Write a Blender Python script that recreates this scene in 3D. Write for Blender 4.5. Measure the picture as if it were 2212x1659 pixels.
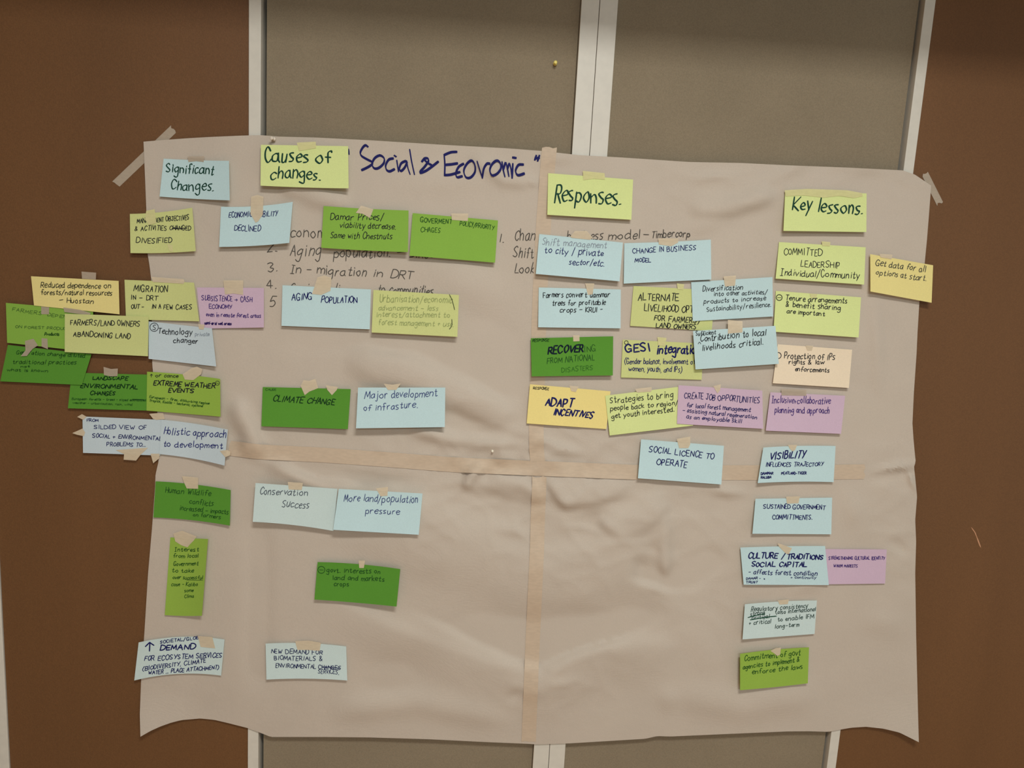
import bpy, math, random
import numpy as np
from mathutils import Matrix, Vector, noise

for o in list(bpy.data.objects):
    bpy.data.objects.remove(o)
SC = bpy.context.scene
COL = SC.collection

# ------------------------------------------------------------------ camera
W, H = 2212, 1659
FPX = 1661.0                      # focal length in pixels of the 2212 px frame
CX, CY = W / 2, H / 2
CAM_D, CAM_Z = 1.72, 1.60         # distance from the wall plane (Y = 0) and eye height
_dn = np.array([-584.0, 10670.0, FPX]); _dn /= np.linalg.norm(_dn)
_xv = 30000.0
_X = np.array([_xv, (584.0 * _xv - FPX * FPX) / 10670.0, FPX]); _X /= np.linalg.norm(_X)
_Z = -_dn
_Y = np.cross(_Z, _X)
R = np.array([_X, _Y, _Z])        # camera frame (right, down, forward) -> world

cam_data = bpy.data.cameras.new('camera')
cam_data.sensor_fit = 'HORIZONTAL'
cam_data.sensor_width = 36.0
cam_data.lens = FPX / W * 36.0
cam_data.clip_start = 0.05
cam = bpy.data.objects.new('camera', cam_data)
COL.objects.link(cam)
right, down, fwd = R[:, 0], R[:, 1], R[:, 2]
m = Matrix.Identity(4)
for i in range(3):
    m[i][0] = right[i]; m[i][1] = -down[i]; m[i][2] = -fwd[i]
m[0][3], m[1][3], m[2][3] = 0.0, -CAM_D, CAM_Z
cam.matrix_world = m
SC.camera = cam

# ------------------------------------------------------------------ light
SC.view_settings.view_transform = 'Standard'
SC.view_settings.look = 'None'
SC.view_settings.gamma = 1.0
SC.view_settings.exposure = 0.0
SC.view_settings.use_curve_mapping = False
world = bpy.data.worlds.new('world'); SC.world = world
world.use_nodes = True
bg = world.node_tree.nodes['Background']
bg.inputs[0].default_value = (0.90, 0.98, 1.0, 1)
bg.inputs[1].default_value = 0.39

def area(name, loc, target, sx, sy, power, colr):
    l = bpy.data.lights.new(name, 'AREA'); l.shape = 'RECTANGLE'
    l.size, l.size_y, l.energy, l.color = sx, sy, power, colr
    o = bpy.data.objects.new(name, l); COL.objects.link(o)
    o.location = loc
    o.rotation_euler = (Vector(target) - Vector(loc)).to_track_quat('-Z', 'Y').to_euler()
    return o
area('ceiling_or_fill_light', (0.30, -2.0, 2.88), (0.30, -2.0, 0), 0.70, 0.40, 48, (1.0, 1.0, 0.97))
area('ceiling_or_fill_light', (0.2, -4.6, 2.88), (0.2, -3.4, 0), 1.2, 0.6, 96, (0.84, 0.95, 1.0))  # unseen fill lamp, added to even out the light on the wall

# ------------------------------------------------------------------ helpers
def lin(c):
    out = []
    for v in c[:3]:
        v /= 255.0
        out.append(v / 12.92 if v <= 0.04045 else ((v + 0.055) / 1.055) ** 2.4)
    return out

LEVEL = 0.80     # light level the paint colours are read at
def alb(c, k=1.0):
    return [min(0.93, v * k / LEVEL) for v in lin(c)]

def P(px, py, d):
    """point at distance d in front of the wall plane, on the sight line through photo pixel (px, py)"""
    w = R @ np.array([px - CX, py - CY, FPX])
    k = (CAM_D - d) / w[1]
    return Vector((w[0] * k, -d, CAM_Z + w[2] * k))

def tag(o, label=None, cat=None, group=None, kind=None):
    if label: o['label'] = label
    if cat: o['category'] = cat
    if group: o['group'] = group
    if kind: o['kind'] = kind
    return o

def mesh_obj(name, verts, faces, mat, parent=None, origin=None, smooth=False, solid=0.0):
    o3 = Vector(origin) if origin is not None else Vector((0, 0, 0))
    me = bpy.data.meshes.new(name)
    me.from_pydata([tuple(Vector(v) - o3) for v in verts], [], faces)
    me.materials.append(mat)
    if smooth:
        me.polygons.foreach_set('use_smooth', [True] * len(me.polygons))
    me.update()
    o = bpy.data.objects.new(name, me); COL.objects.link(o)
    if parent is not None:
        o.parent = parent
        o.location = o3 - parent.location
    else:
        o.location = o3
    if solid:
        s = o.modifiers.new('thickness', 'SOLIDIFY'); s.thickness = solid; s.offset = -1.0
        e = o.modifiers.new('sharp_rim', 'EDGE_SPLIT'); e.split_angle = math.radians(50)
    return o

def box(name, x0, x1, y0, y1, z0, z1, mat, parent=None, bevel=0.0):
    v = [(x, y, z) for x in (x0, x1) for y in (y0, y1) for z in (z0, z1)]
    f = [(0, 1, 3, 2), (4, 6, 7, 5), (0, 4, 5, 1), (2, 3, 7, 6), (0, 2, 6, 4), (1, 5, 7, 3)]
    o = mesh_obj(name, v, f, mat, parent, ((x0 + x1) / 2, (y0 + y1) / 2, z0))
    if bevel:
        b = o.modifiers.new('edge', 'BEVEL'); b.width = bevel; b.segments = 2
    return o

def new_mat(name, colr, rough=0.8, spec=0.3):
    mt = bpy.data.materials.new(name); mt.use_nodes = True
    b = mt.node_tree.nodes['Principled BSDF']
    b.inputs['Base Color'].default_value = (*colr, 1)
    b.inputs['Roughness'].default_value = rough
    b.inputs['Specular IOR Level'].default_value = spec
    return mt, mt.node_tree, b

def noise_mix(nt, b, colr, amount, scale, detail=4, stretch=(1, 1, 1), coord='Object', dist=0.0):
    """breaks a colour up with procedural noise"""
    tc = nt.nodes.new('ShaderNodeTexCoord'); mp = nt.nodes.new('ShaderNodeMapping')
    mp.inputs['Scale'].default_value = stretch
    nz = nt.nodes.new('ShaderNodeTexNoise')
    nz.inputs['Scale'].default_value = scale; nz.inputs['Detail'].default_value = detail
    nz.inputs['Distortion'].default_value = dist
    rp = nt.nodes.new('ShaderNodeValToRGB')
    rp.color_ramp.elements[0].position = 0.30; rp.color_ramp.elements[1].position = 0.70
    rp.color_ramp.elements[0].color = (*[c * (1 - amount) for c in colr], 1)
    rp.color_ramp.elements[1].color = (*[min(.95, c * (1 + amount)) for c in colr], 1)
    nt.links.new(tc.outputs[coord], mp.inputs[0]); nt.links.new(mp.outputs[0], nz.inputs['Vector'])
    nt.links.new(nz.outputs[0], rp.inputs[0]); nt.links.new(rp.outputs[0], b.inputs['Base Color'])
    return nz, mp

def fleck(nt, b, amount, scale):
    """a fine speckle multiplied over whatever colour is already wired in"""
    old = b.inputs['Base Color'].links[0].from_socket
    tc = nt.nodes.new('ShaderNodeTexCoord')
    nz = nt.nodes.new('ShaderNodeTexNoise'); nz.inputs['Scale'].default_value = scale; nz.inputs['Detail'].default_value = 3
    mr = nt.nodes.new('ShaderNodeMapRange')
    mr.inputs['From Min'].default_value = 0.3; mr.inputs['From Max'].default_value = 0.7
    mr.inputs['To Min'].default_value = 1 - amount; mr.inputs['To Max'].default_value = 1 + amount
    mx = nt.nodes.new('ShaderNodeVectorMath'); mx.operation = 'SCALE'
    nt.links.new(tc.outputs['Object'], nz.inputs['Vector']); nt.links.new(nz.outputs[0], mr.inputs['Value'])
    nt.links.new(old, mx.inputs[0]); nt.links.new(mr.outputs[0], mx.inputs['Scale'])
    nt.links.new(mx.outputs[0], b.inputs['Base Color'])

def bump(nt, b, src, strength, dist):
    bp = nt.nodes.new('ShaderNodeBump')
    bp.inputs['Strength'].default_value = strength; bp.inputs['Distance'].default_value = dist
    nt.links.new(src, bp.inputs['Height']); nt.links.new(bp.outputs[0], b.inputs['Normal'])

MATS = {}
def wood_mat():
    c = alb((104, 72, 43), 1.0)
    mt, nt, b = new_mat('brown_laminate', c, 0.55, 0.35)
    noise_mix(nt, b, c, 0.07, 5.0, 6, (1, 1, 0.14))
    n2 = nt.nodes.new('ShaderNodeTexNoise'); n2.inputs['Scale'].default_value = 420; n2.inputs['Detail'].default_value = 2
    fleck(nt, b, 0.11, 460)
    bump(nt, b, n2.outputs[0], 0.25, 0.001)
    return mt
def fabric_mat():
    c = alb((131, 119, 99), 1.0)
    mt, nt, b = new_mat('woven_grey_fabric', c, 0.95, 0.1)
    noise_mix(nt, b, c, 0.04, 6, 3)
    fleck(nt, b, 0.09, 420)
    n2 = nt.nodes.new('ShaderNodeTexNoise'); n2.inputs['Scale'].default_value = 900; n2.inputs['Detail'].default_value = 1
    bump(nt, b, n2.outputs[0], 0.35, 0.001)
    return mt
def paint_mat(name, c, rough=0.45):
    c = alb(c)
    mt, nt, b = new_mat(name, c, rough, 0.35)
    noise_mix(nt, b, c, 0.03, 60, 3)
    return mt
def paper_mat(name, c, amount=0.02, rough=0.85, crumple=0.10, dist=0.0006):
    if name in MATS: return MATS[name]
    c = alb(c)
    mt, nt, b = new_mat(name, c, rough, 0.18)
    noise_mix(nt, b, c, amount, 9, 5)
    fleck(nt, b, 0.03, 380)
    n2 = nt.nodes.new('ShaderNodeTexNoise'); n2.inputs['Scale'].default_value = 55; n2.inputs['Detail'].default_value = 5
    bump(nt, b, n2.outputs[0], crumple, dist)
    MATS[name] = mt
    return mt
def ink_mat(c):
    name = 'ink_%d_%d_%d' % c
    if name in MATS: return MATS[name]
    cl = alb(c)
    mt, nt, b = new_mat(name, cl, 0.7, 0.1)
    noise_mix(nt, b, cl, 0.18, 160, 2)
    MATS[name] = mt
    return mt
def tape_mat(name, c, clear):
    if name in MATS: return MATS[name]
    cl = alb(c)
    mt, nt, b = new_mat(name, cl, 0.6, 0.3)
    noise_mix(nt, b, cl, 0.05, 70, 4, (1, 1, 3))
    n2 = nt.nodes.new('ShaderNodeTexNoise'); n2.inputs['Scale'].default_value = 220; n2.inputs['Detail'].default_value = 3
    bump(nt, b, n2.outputs[0], 0.35, 0.0006)
    if not clear:
        MATS[name] = mt
        return mt
    tr = nt.nodes.new('ShaderNodeBsdfTransparent'); mx = nt.nodes.new('ShaderNodeMixShader')
    mx.inputs[0].default_value = clear
    out = nt.nodes['Material Output']
    nt.links.new(b.outputs[0], mx.inputs[1]); nt.links.new(tr.outputs[0], mx.inputs[2])
    nt.links.new(mx.outputs[0], out.inputs[0])
    MATS[name] = mt
    return mt

WOOD, FABRIC = wood_mat(), fabric_mat()
WHITE = paint_mat('off_white_profile', (200, 196, 184))
WHITE_IN = paint_mat('off_white_bead', (206, 203, 192), 0.35)
DARK = paint_mat('dark_gap', (40, 34, 28), 0.9)
SHEET = paper_mat('kraft_flip_paper', (184, 173, 159), 0.02, 0.85, 0.30, 0.0014)
TAPE = tape_mat('masking_tape', (206, 191, 164), 0.14)
SEAM = tape_mat('masking_tape_on_paper', (189, 171, 149), 0.0)
TAPE_Y = tape_mat('tape_on_lime', (206, 203, 146), 0.08)
TAPE_W = tape_mat('pale_tape', (178, 164, 145), 0.2)

# ------------------------------------------------------------------ the setting
XL0, XL1, XL2, XM, XR0, XR1, XR2 = -0.491, -0.458, 0.198, 0.2372, 0.2765, 0.933, 0.962
ZT = 2.9
tag(box('wall_left', -1.0475, XL0 - 0.0012, 0.0, 0.05, 0, ZT, WOOD), kind='structure')
tag(box('wall_right', XR2 + 0.0012, 3.0, 0.0, 0.05, 0, ZT, WOOD), kind='structure')
tag(box('wall_back', -3.0, 3.0, 0.052, 0.10, 0, ZT, DARK), kind='structure')
tag(box('wall_left', -3.0, -1.115, 0.0, 0.05, 0, ZT, WOOD), kind='structure')
tag(box('trim_1', -1.113, -1.0487, -0.004, 0.05, 0, ZT, WHITE, None, 0.001), kind='structure')
tag(box('wall_light_block', -2.05, -2.0, -6, -0.001, 0, ZT, WOOD), kind='structure')  # unseen wall, added to cut the ambient light on the left
FLOOR = paint_mat('warm_floor', (178, 144, 110), 0.5)
CEIL = paint_mat('ceiling_white', (205, 200, 190), 0.9)
tag(box('floor', -3, 3, -6, 0.10, -0.05, -0.0005, FLOOR), kind='structure')
tag(box('ceiling', -3, 3, -6, 0.10, ZT + 0.001, ZT + 0.05, CEIL), kind='structure')
tag(box('added_soffit', -3, 3, -0.62, -0.50, 2.33, ZT, CEIL), kind='structure')   # unseen ceiling drop, added to shade the top of the wall

def pinboard(label, s0, s1, s2, s3, bead_left):
    root = bpy.data.objects.new('pinboard', None); COL.objects.link(root)
    root.location = ((s0 + s3) / 2, 0.02, 0)
    tag(root, label, 'pinboard', 'fabric pinboards side by side')
    box('fabric_panel', s1 + 0.0005, s2 - 0.0005, 0.010, 0.05, 0, ZT, FABRIC, root)
    for a, b_, bead in ((s0, s1, bead_left), (s2, s3, not bead_left)):
        if bead_left and a == s0:      # outer stile: flat face plus a raised inner bead
            st = box('frame_stile', a, b_ - 0.008, -0.004, 0.05, 0, ZT, WHITE, root, 0.001)
            box('glazing_bead', b_ - 0.0078, b_, -0.0055, 0.05, 0, ZT, WHITE_IN, st, 0.0018)
        elif not bead_left and b_ == s3:
            st = box('frame_stile', a + 0.006, b_, -0.004, 0.05, 0, ZT, WHITE, root, 0.001)
            box('glazing_bead', a, a + 0.0058, -0.0015, 0.05, 0, ZT, WHITE_IN, st, 0.0012)
        else:
            box('frame_stile', a + 0.0006, b_ - 0.0006, -0.004, 0.05, 0, ZT, WHITE, root, 0.0006)
    return root
pinboard('grey-brown fabric pinboard in white frame, with the yellow push pin in it', XL0, XL1, XL2, XM, True)
pinboard('grey-brown fabric pinboard in white frame, next to the right brown panel, no pin in it', XM, XR0, XR1, XR2, False)

# a light scratch in the laminate of the right wall
sc = [(2098, 1139, .6), (2101, 1143, 2.2), (2106, 1150, 2.4), (2110, 1160, 1.6), (2113, 1168, 3.0), (2117, 1179, 2.6), (2119, 1183, .5)]
sv, sf = [], []
for i, (x, y, w_) in enumerate(sc):
    sv += [P(x - w_ / 2, y, 0.0004), P(x + w_ / 2, y, 0.0004)]
    if i: sf.append((2 * i - 2, 2 * i, 2 * i + 1, 2 * i - 1))
sv += [v + Vector((0, 0.0006, 0)) for v in sv]
tag(mesh_obj('scratch', sv, sf, paint_mat('bare_scratch', (186, 138, 104)), bpy.data.objects['wall_right'], sv[0]), kind='structure')

# ------------------------------------------------------------------ the paper chart
RIDGES = [
 (580,1002,690,1048,13,6),(690,1048,780,1052,14,3),(560,1015,700,1085,34,-3),
 (1035,1008,1008,1050,9,6),(1000,1045,1130,1060,16,5),(1010,1075,1160,1105,26,-4),
 (1180,1030,1232,1100,12,6),(1232,1095,1365,1045,24,6),(1195,1106,1280,1098,9,-4),
 (1290,1122,1345,1150,11,6),(1340,1150,1420,1095,24,6),(1370,1185,1470,1200,28,-5),
 (1365,1205,1400,1240,14,-5),(1392,1255,1440,1275,14,6),(1140,1152,1060,1140,12,4),(1060,1170,900,1230,45,5),
 (1090,1395,1165,1428,18,-5),(1165,1438,1310,1388,20,6),(1098,1512,1138,1484,10,-4),
 (1100,1330,1270,1330,40,-5),(1260,1400,1400,1412,18,4),(1420,1500,1470,1520,25,4),
 (640,385,720,430,22,5),(610,425,700,420,18,-3),
 (760,780,960,835,36,7),(620,735,900,715,30,-4),(960,835,1110,905,28,6),(900,880,1090,935,26,-5),
 (870,930,985,940,14,4),(1240,905,1320,930,14,3),
 (1490,385,1590,378,9,4),(1560,455,1680,415,18,5),(1640,400,1760,340,14,4),(1800,362,1940,366,12,3),
 (1480,500,1560,470,20,4),(1540,1060,1610,1066,9,5),(1430,1085,1600,1090,20,-4),(1420,1110,1440,1250,16,4),
 (1895,1018,1976,1003,8,8),(1890,1032,1974,1018,9,-5),(1958,1012,1978,1060,5,5),(1925,1170,1960,1195,10,-4),
 (1170,345,1250,338,12,3),(1140,385,1160,400,8,5),(505,870,560,990,20,5),(545,900,500,960,16,-3),
 (1180,966,1245,976,10,6),(1062,975,1112,992,12,5),(1140,955,1200,955,9,4),
 (1830,1060,1860,1150,24,4),(1850,1330,1960,1360,30,3),(1700,1280,1800,1240,18,3),
 (700,1150,1000,1190,60,5),(880,1300,1060,1380,60,6),(980,1400,760,1480,50,-4),(1480,1330,1560,1470,40,4),
 (860,400,1100,380,30,3),(930,590,1090,640,40,5),(1000,680,1120,800,40,-4),(1700,880,1960,900,60,-4),(1890,640,1900,860,14,4)]

# long soft drapes: crest line, width above it, width below it, height in mm
FOLDS = [
 ([(780,1060),(900,1115),(1000,1170),(1180,1245),(1330,1190),(1430,1110)], 45, 95, 10),
 ([(860,1300),(1060,1385),(1165,1425),(1300,1385),(1440,1310)], 70, 15, -7),
 ([(640,1270),(840,1360),(1000,1420),(1170,1475),(1310,1405),(1400,1398),(1500,1402)], 24, 60, 6),
 ([(576,1004),(640,1030),(700,1054),(790,1060)], 16, 36, 6),
 ([(580,1012),(700,1020),(800,1038),(900,1042)], 10, 18, -4),
 ([(1005,1060),(1012,1030),(1040,1008)], 7, 12, 6),
 ([(1050,1032),(1130,1048),(1180,1075)], 14, 16, 6),
 ([(1180,1036),(1225,1088),(1290,1078),(1370,1042)], 42, 12, 8),
 ([(1290,1125),(1345,1152),(1400,1128),(1450,1080)], 38, 13, 8),
 ([(1350,1235),(1430,1262),(1490,1256),(1570,1200)], 34, 11, -8),
 ([(740,785),(860,800),(960,848),(1120,915)], 36, 30, 9),
 ([(790,748),(900,738),(1010,790),(1140,880)], 26, 24, -6),
 ([(880,925),(960,948),(1060,962),(1130,958)], 16, 12, 5),
 ([(560,1105),(560,1300),(556,1500)], 26, 26, -3),
 ([(1440,1100),(1438,1180),(1440,1270)], 14, 14, 4),
 ([(505,860),(540,930),(560,985)], 22, 16, 7),
 ([(600,400),(680,430),(760,440)], 22, 18, 5),
 ([(1480,455),(1580,450),(1680,415)], 26, 16, 6),
 ([(1010,330),(1090,390),(1150,395)], 20, 14, 4),
 ([(1090,1478),(1165,1494),(1250,1466)], 14, 14, 3),
 ([(700,1540),(900,1520),(1120,1560)], 30, 24, 4),
 ([(1450,1500),(1600,1530),(1780,1500)], 40, 30, 4),
]

def fold(px, py):
    s = 0.0
    for pts, wa, wb, a in FOLDS:
        w_ = max(wa, wb) * 2.2
        xs = [p[0] for p in pts]; ys = [p[1] for p in pts]
        if px < min(xs) - w_ or px > max(xs) + w_ or py < min(ys) - w_ or py > max(ys) + w_: continue
        best = None; n = len(pts) - 1
        for i, ((x0, y0), (x1, y1)) in enumerate(zip(pts, pts[1:])):
            ux, uy = x1 - x0, y1 - y0
            t = min(1.0, max(0.0, ((px - x0) * ux + (py - y0) * uy) / (ux * ux + uy * uy)))
            dx, dy = px - x0 - t * ux, py - y0 - t * uy
            d = math.hypot(dx, dy)
            if best is None or d < best[0]: best = (d, (i + t) / n, dy if abs(uy) < 2 * abs(ux) else dx)
        d, u, side = best
        e = smooth(-0.02, 0.22, u) * smooth(1.02, 0.78, u) if True else 1
        wq = wb if side > 0 else wa
        k = smooth(-8, 8, side); wq = wa * (1 - k) + wb * k
        s += a * 0.0022 * e * math.exp(-(d / wq) ** 2)
    return s

def smooth(a, b, x):
    if a > b: return 1 - smooth(b, a, x)
    t = min(1.0, max(0.0, (x - a) / (b - a))); return t * t * (3 - 2 * t)

def low(px, py):
    d0 = 0.0042 + 0.0048 * smooth(400, 525, px)
    return d0 + 0.0022 * noise.noise(Vector((px / 250, py / 210, 3.7)))

def ridge(px, py):
    s = 0.0
    for x0, y0, x1, y1, w_, a in RIDGES:
        ux, uy = x1 - x0, y1 - y0
        L2 = ux * ux + uy * uy
        t = ((px - x0) * ux + (py - y0) * uy) / L2
        if t < -0.35 or t > 1.35: continue
        dx, dy = px - x0 - t * ux, py - y0 - t * uy
        q = (dx * dx + dy * dy) / (w_ * w_)
        if q > 7: continue
        e = math.exp(-((t - 0.5) / 0.42) ** 2)
        s += a * 0.0016 * e * math.exp(-q)
    return 0.020 * math.tanh((s + fold(px, py)) / 0.020)

def curl(px, py):
    a = max(0.0, 1 - math.hypot((px - 303) / 190, (py - 1592) / 110))
    b = max(0.0, 1 - math.hypot((px - 1986) / 190, (py - 1604) / 110))
    return 0.020 * (a ** 1.6 + b ** 1.6)

def crumple(px, py):
    n = noise.noise(Vector((px / 70, py / 60, 9.1))) + 0.5 * noise.noise(Vector((px / 30, py / 26, 2.3)))
    amt = 0.35 + 0.65 * math.exp(-((py - 1060) / 130) ** 2) * smooth(500, 1000, px)
    # sharp creases where the sheets were crumpled: the seam crossing, its foot, the right edge and the top right
    k = 0.0
    for cx_, cy_, rx, ry, a in ((1190, 1080, 330, 150, 1.0), (1170, 1470, 130, 70, .8), (1935, 1130, 60, 160, .6), (1600, 400, 220, 70, .45), (1930, 390, 70, 40, .5), (1150, 950, 200, 60, .5), (980, 860, 240, 120, .3), (1450, 1300, 240, 130, .35), (560, 970, 60, 70, .5)):
        q = ((px - cx_) / rx) ** 2 + ((py - cy_) / ry) ** 2
        if q < 5: k += a * math.exp(-q)
    r = 0.0
    if k > 0.02:
        x, y = px + 40 * noise.noise(Vector((px / 90, py / 90, 5.5))), py + 0.25 * px
        r = (1 - abs(noise.noise(Vector((x / 95, y / 48, 1.7)))) * 2.2) ** 3 if abs(noise.noise(Vector((x / 95, y / 48, 1.7)))) < 0.45 else 0.0
        y2 = py - 0.45 * px
        v = abs(noise.noise(Vector((x / 120, y2 / 60, 7.9))))
        r += 0.8 * (max(0.0, 1 - v * 2.4)) ** 3
    return 0.0013 * n * amt + 0.0040 * min(k, 1.2) * r

def chart_depth(px, py):
    return max(low(px, py) + ridge(px, py) + curl(px, py) + crumple(px, py), 0.0065 if px > 500 else 0.0026)

TOP = [(310,306),(345,303),(400,299),(450,296),(520,293),(560,292),(578,293),(600,295),(680,297),(800,303),(960,313),(1090,320),(1170,326),(1250,335),(1340,340),(1490,350),(1600,352),(1700,357),(1830,362),(1950,368),(1976,377),(1994,389),(2011.5,401)]
BOT = [(303.3,1591.5),(325,1579),(346.3,1569.4),(370,1561),(392,1555.5),(432.4,1552),(463,1555),(493,1562),(535,1572.7),(565.3,1584),(585,1592),(700,1592),(800,1593),(930,1597),(1050,1603),(1140,1606.7),(1158.5,1608),(1230,1605.8),(1310,1601),(1393.6,1595.9),(1420,1590),(1448,1591),(1560,1586),(1700,1580),(1746,1579.6),(1790,1580.8),(1815.8,1576),(1839,1572),(1871,1570),(1908,1574),(1943,1582.4),(1984.8,1603.3)]
LEF = [(310,306),(313.4,386.6),(316,450),(318.5,546),(322.8,572.7),(326.6,603),(328,690),(329,788),(334,840),(340,890),(343,960),(342.5,997),(336,1025),(335,1050),(328.6,1138.5),(319.8,1239.5),(312,1365.6),(304.6,1474.5),(302,1543),(303.3,1591.5)]
RIG = [(2011.5,401),(2007.6,452),(2002.6,515),(1997.5,568),(1986,652),(1982,718),(1980,762),(1974,850),(1971,914),(1973,945),(1976,978),(1978,997),(1974.5,1009),(1977,1032),(1981,1073),(1977,1123),(1979,1170),(1977,1238),(1979,1373),(1983,1538),(1984.8,1603.3)]
def by_arc(pts, n):
    p = np.array(pts, float)
    s = np.concatenate([[0], np.cumsum(np.hypot(*np.diff(p, axis=0).T))]); s /= s[-1]
    t = np.linspace(0, 1, n)
    return np.stack([np.interp(t, s, p[:, 0]), np.interp(t, s, p[:, 1])], 1)
NU, NV = 241, 181
_t, _b, _l, _r = by_arc(TOP, NU), by_arc(BOT, NU), by_arc(LEF, NV), by_arc(RIG, NV)
uu, vv = np.meshgrid(np.linspace(0, 1, NU), np.linspace(0, 1, NV))
G = np.zeros((NV, NU, 2))
for k in range(2):
    ruled_v = (1 - vv) * _t[None, :, k] + vv * _b[None, :, k]
    ruled_u = (1 - uu) * _l[:, None, k] + uu * _r[:, None, k]
    bil = ((1 - uu) * (1 - vv) * _t[0, k] + uu * (1 - vv) * _t[-1, k] + (1 - uu) * vv * _b[0, k] + uu * vv * _b[-1, k])
    G[:, :, k] = ruled_v + ruled_u - bil
DEP = np.array([[chart_depth(*G[j, i]) for i in range(NU)] for j in range(NV)])

chart = bpy.data.objects.new('paper_chart', None); COL.objects.link(chart)
chart.location = P(1160, 330, 0.008)
tag(chart, 'big wrinkled kraft paper chart of four taped sheets headed Social & Economic', 'chart')
SU, SV = 121, 94
for (i0, i1) in ((0, SU), (SU, NU - 1)):
    for (j0, j1) in ((0, SV), (SV, NV - 1)):
        n = i1 - i0 + 1
        vs = [P(*G[j, i], DEP[j, i]) for j in range(j0, j1 + 1) for i in range(i0, i1 + 1)]
        fs = [(a * n + b, (a + 1) * n + b, (a + 1) * n + b + 1, a * n + b + 1) for a in range(j1 - j0) for b in range(n - 1)]
        mesh_obj('paper_sheet', vs, fs, SHEET, chart, vs[0], True, 0.0002)

def strip(name, pts, width, depth, mat, parent, lift=0.0006, step=12, jag=0.0, solid=0.00015):
    """a run of tape along a pixel polyline, following depth()"""
    p = by_arc(pts, max(3, int(sum(math.dist(a, b) for a, b in zip(pts, pts[1:])) / step)))
    rnd = random.Random(len(pts) * 7 + int(pts[0][0]))
    vs, fs, nc = [], [], 5
    for i, q in enumerate(p):
        a, b = p[max(0, i - 1)], p[min(len(p) - 1, i + 1)]
        t = (b - a) / np.linalg.norm(b - a); nrm = np.array([-t[1], t[0]])
        for c in range(nc):
            e = (c / (nc - 1) - 0.5) * width
            along = rnd.uniform(-jag, jag) if i in (0, len(p) - 1) else 0
            x, y = q + nrm * e + t * along
            vs.append(P(x, y, depth(x, y) + lift))
        if i:
            fs += [((i - 1) * nc + c, (i - 1) * nc + c + 1, i * nc + c + 1, i * nc + c) for c in range(nc - 1)]
    return mesh_obj(name, vs, fs, mat, parent, vs[0], True, solid)

def cd8(x, y):
    return max(chart_depth(x + a, y + b) for a in (-5, 0, 5) for b in (-5, 0, 5))
strip('seam_tape', [(1187,319),(1184,350),(1182,376),(1174.5,477),(1168,600),(1164,706),(1158.5,922),(1159,970),(1163,1012)], 32, cd8, SEAM, chart, 0.0007, 8, 3)
strip('seam_tape', [(1165,1030),(1165,1046),(1162,1111),(1160,1187),(1150,1400),(1142,1602)], 31, cd8, SEAM, chart, 0.0007, 8, 2)
strip('seam_tape', [(495,968),(560,976),(700,983),(840,993),(980,1004),(1141,1011),(1246,1015),(1365,1020),(1563,1021),(1700,1021),(1868,1019)], 32, cd8, SEAM, chart, 0.0011, 8, 3)
strip('corner_tape', [(374.5,279),(250,398)], 19, lambda x, y: 0.0008, TAPE_W, chart, 0.0, 12, 3)
strip('corner_tape', [(1998.7,376.5),(2030,439)], 15, lambda x, y: 0.0008, TAPE_W, chart, 0.0, 12, 3)

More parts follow.
